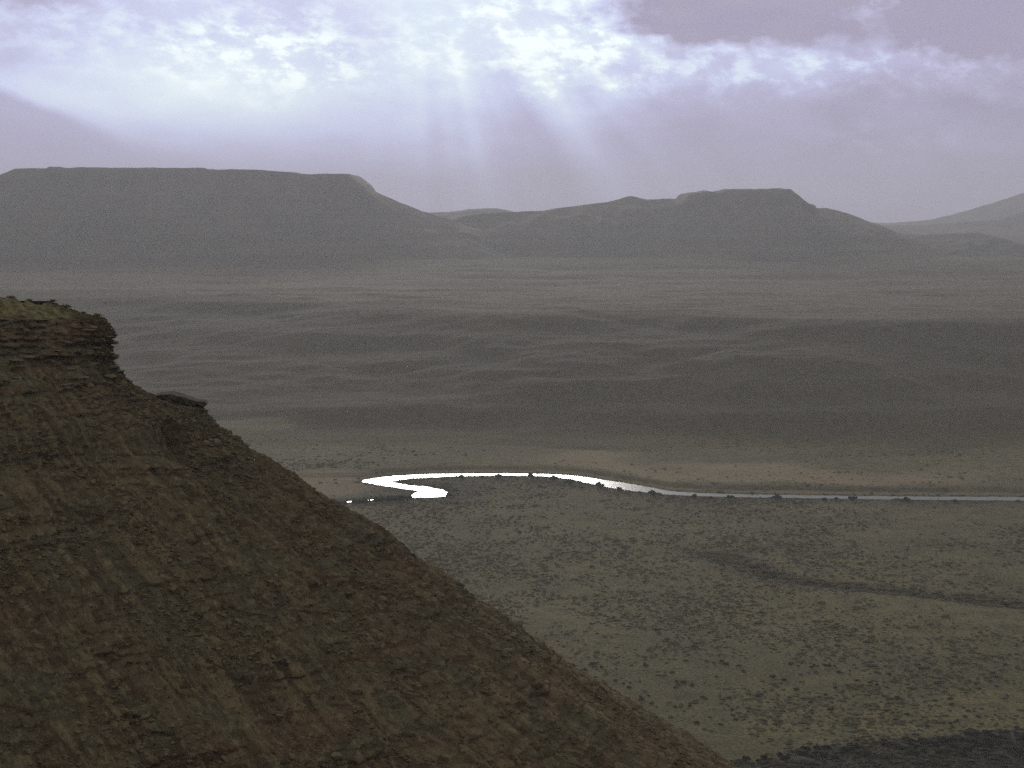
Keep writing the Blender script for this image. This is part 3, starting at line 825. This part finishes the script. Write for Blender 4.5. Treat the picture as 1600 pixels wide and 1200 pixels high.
# individual shrubs low in the view: the ones that show largest
def in_front_of_bluff(px, py):
    s_ = np.array([(q[0], q[1]) for q in SIL if q[1] > 640]); return px > np.interp(py, s_[:, 1], s_[:, 0]) + 12
zones = [((860, 1600, 1035, 1140), 130, (0.8, 2.1), 'low dark shrub on the pale flat at lower right', 'shrubs on the pale flat'),
         ((1130, 1600, 1150, 1196), 90, (1.8, 3.2), 'dark shrub in the thicket at the bottom right edge', 'shrubs in the bottom right thicket')]
for (x0, x1, y0, y1), cnt, (r0, r1), lab, grp in zones:
    made = 0
    while made < cnt:
        px = rng.uniform(x0, x1); py = rng.uniform(y0, y1)
        if not in_front_of_bluff(px, py): continue
        if grp.startswith('shrubs on') and pn(px / 60, py / 16, 701) < -0.05 + rng.uniform(-0.25, 0.1): continue
        if grp.startswith('shrubs in') and py < np.interp(px, [1130, 1250, 1450, 1600], [1192, 1178, 1160, 1140]): continue
        x, y = floor_at(px, py); made += 1
        r_ = rng.uniform(r0, r1)
        where = ('left', 'centre', 'right')[min(2, int((px - x0) / (x1 - x0) * 3))]
        row = 'nearer' if py > (y0 + y1) / 2 else 'farther'
        o = link('desert_shrub', (thick_meshes if 'thicket' in grp else shrub_meshes)[rng.integers(4)], label=f'{lab}, {row} {where} part', cat='shrub', group=f'{grp}, {row} {where} part')
        o.location = (x, y, ground_height(x, y)[0] - 0.1)
        o.scale = (r_ * rng.uniform(0.9, 1.4), r_, r_ * rng.uniform(0.7, 1.0)); o.rotation_euler = (0, 0, rng.uniform(0, 6))
for k, (px, py) in enumerate(((1180, 886), (1195, 892), (1205, 896), (1230, 903), (1262, 909), (1290, 913), (1325, 916), (1360, 919), (1395, 923), (1430, 927), (1470, 930), (1500, 934), (1540, 938), (1575, 942))):
    x, y = floor_at(px, py)
    o = link('desert_shrub', shrub_meshes[k % 4], label=('leftmost' if k == 0 else 'rightmost' if k == 13 else ('second', 'third', 'fourth', 'fifth', 'sixth', 'seventh', 'eighth', 'ninth', 'tenth', 'eleventh', 'twelfth', 'thirteenth')[k - 1]) + ' dark bush along the dry wash, counted from its left end', cat='shrub', group='bushes in the dry wash')
    r_ = rng.uniform(3.0, 4.6); o.location = (x, y, ground_height(x, y)[0] - 0.1); o.scale = (r_ * 1.4, r_, r_ * 0.8); o.rotation_euler = (0, 0, k * 1.3)

# the countless rest of the scrub
N = 46000
u = rng.uniform(-0.285, 0.285, N * 3); r2 = rng.uniform(1000 ** 2, 2550 ** 2, N * 3) ** 0.5
x = u * r2; y = r2
den = np.clip(0.45 + 0.7 * fbm(x / 150, y / 220, 711, 4) + 0.5 * fbm(x / 35, y / 60, 715, 2), 0.03, 1)
den = den * (1 - ss(2080, 2480, y + fbm(x / 120, y / 120, 719, 3) * 120))
gp = river_gap(x, y); wdd = poly_dist(WASH, x, y)
den = np.maximum(den, (1 - ss(6, 26, wdd)) * 1.0)
kn = 1.2 - thicket(x, y); den = np.maximum(den, 1.2 - kn)
offx = y - np.interp(np.clip(x, -400, 1200), *(lambda i: (outer[I0:][i, 0], outer[I0:][i, 1]))(np.argsort(outer[I0:, 0])))
den = np.where((offx > 10) & (offx < 300) & (x > -50), den * 0.12, den)
den = np.where(np.hypot((x - floor_at(510, 757)[0]) / 70, (y - floor_at(510, 757)[1]) / 115) < 1, den * 0.05, den)
nearbank = (gp > 3) & (gp < 14) & (offx < 0)
den = np.where(nearbank, np.clip(0.5 + fbm(x / 18, y / 18, 723, 2), 0, 1), den)
keep = (rng.uniform(0, 1, N * 3) < den) & (gp > 3)
x, y, wdd, kn, nb_ = x[keep][:N], y[keep][:N], wdd[keep][:N], kn[keep][:N], nearbank[keep][:N]
s = rng.gamma(2.2, 0.24, len(x)) + 0.32
s = np.where(wdd < 18, s * 1.7, s); s = np.where(kn < 1.0, s * 1.5, s); s = np.where(nb_, s * 1.3, s)
protoS = []
for k in range(5):
    r_ = np.random.default_rng(800 + k); 
    a = np.arange(5) * 2 * pi / 5
    v = np.vstack([np.column_stack([np.cos(a) * 0.75, np.sin(a) * 0.75, a * 0 - 0.05]), np.column_stack([np.cos(a + 0.6), np.sin(a + 0.6), a * 0 + 0.42]), [[0.1, 0.05, 0.85]]])
    v = v * (1 + r_.normal(0, 0.22, (11, 1)))
    q = np.arange(5); q2 = (q + 1) % 5
    protoS.append((v, np.vstack([np.column_stack([q, q2, q + 5]), np.column_stack([q2, q2 + 5, q + 5]), np.column_stack([q + 5, q2 + 5, q * 0 + 10])])))
P = np.stack([x, y, ground_height(x, y) - 0.05], 1)
SC = np.stack([s * rng.uniform(0.9, 1.6, len(s)), s, s * rng.uniform(0.6, 1.0, len(s))], 1)
thk = kn < 0.7
scatter('desert_scrub', P[~thk], SC[~thk], protoS, m_shrub, 'low dark scrub speckling the whole valley floor')
scatter('thicket_brush', P[thk], SC[thk], protoS, m_thick, 'dense dark brush closing the bottom right corner')

# tufts on the bluff crown
tl = [(18, 'tallest green tuft on the bluff top near the left edge'), (48, 'green tuft on the flat bluff top, second from the left'), (84, 'grassy tuft on the middle of the bluff top'),
      (106, 'dark green tuft where the bluff top starts to drop'), (133, 'small tuft on the sloping shoulder of the bluff top'), (154, 'dark tuft hanging on the very corner of the bluff top')]
crown = np.argwhere((DL < 7.2) & (PXg > -20) & (PXg < 200))
for k, (px, lab) in enumerate(tl):
    c_ = crown[np.abs(PXg[crown[:, 0], crown[:, 1]] - px) < 4]
    i, j = c_[np.argmin(PYg[c_[:, 0], c_[:, 1]])]
    o = link('grass_tuft', tuft_meshes[k % 3], label=lab, cat='grass tuft', group='tufts on the bluff top')
    r_ = (0.5, 0.55, 0.6, 0.7, 0.5, 0.75)[k]
    o.location = (hx[i, j], hy[i, j], hz[i, j] - 0.06); o.scale = (r_ * 1.4, r_, r_ * 0.8); o.rotation_euler = (0, 0, k * 2.1)

# ------------------------------------------------------------------ haze
hzv = np.array([(-19700, -19700, -309.0), (19700, -19700, -309.0), (19700, 19700, -309.0), (-19700, 19700, -309.0),
                (-19700, -19700, 300.0), (19700, -19700, 300.0), (19700, 19700, 300.0), (-19700, 19700, 300.0)])
hf = np.array([(0, 3, 2, 1), (4, 5, 6, 7), (0, 1, 5, 4), (1, 2, 6, 5), (2, 3, 7, 6), (3, 0, 4, 7)])
m_haze = bpy.data.materials.new('haze_air'); m_haze.use_nodes = True
nt = m_haze.node_tree
for n in list(nt.nodes):
    if n.type != 'OUTPUT_MATERIAL': nt.nodes.remove(n)
pv = nt.nodes.new('ShaderNodeVolumePrincipled')
pv.inputs['Color'].default_value = (0.88, 0.895, 1.0, 1)
pv.inputs['Density'].default_value = 0.000062
pv.inputs['Anisotropy'].default_value = 0.38
nt.links.new(pv.outputs[0], [n for n in nt.nodes if n.type == 'OUTPUT_MATERIAL'][0].inputs['Volume'])
link('haze', mesh_np('haze', hzv, hf, smooth=False), m_haze, label='pale hazy air filling the valley', kind='stuff')
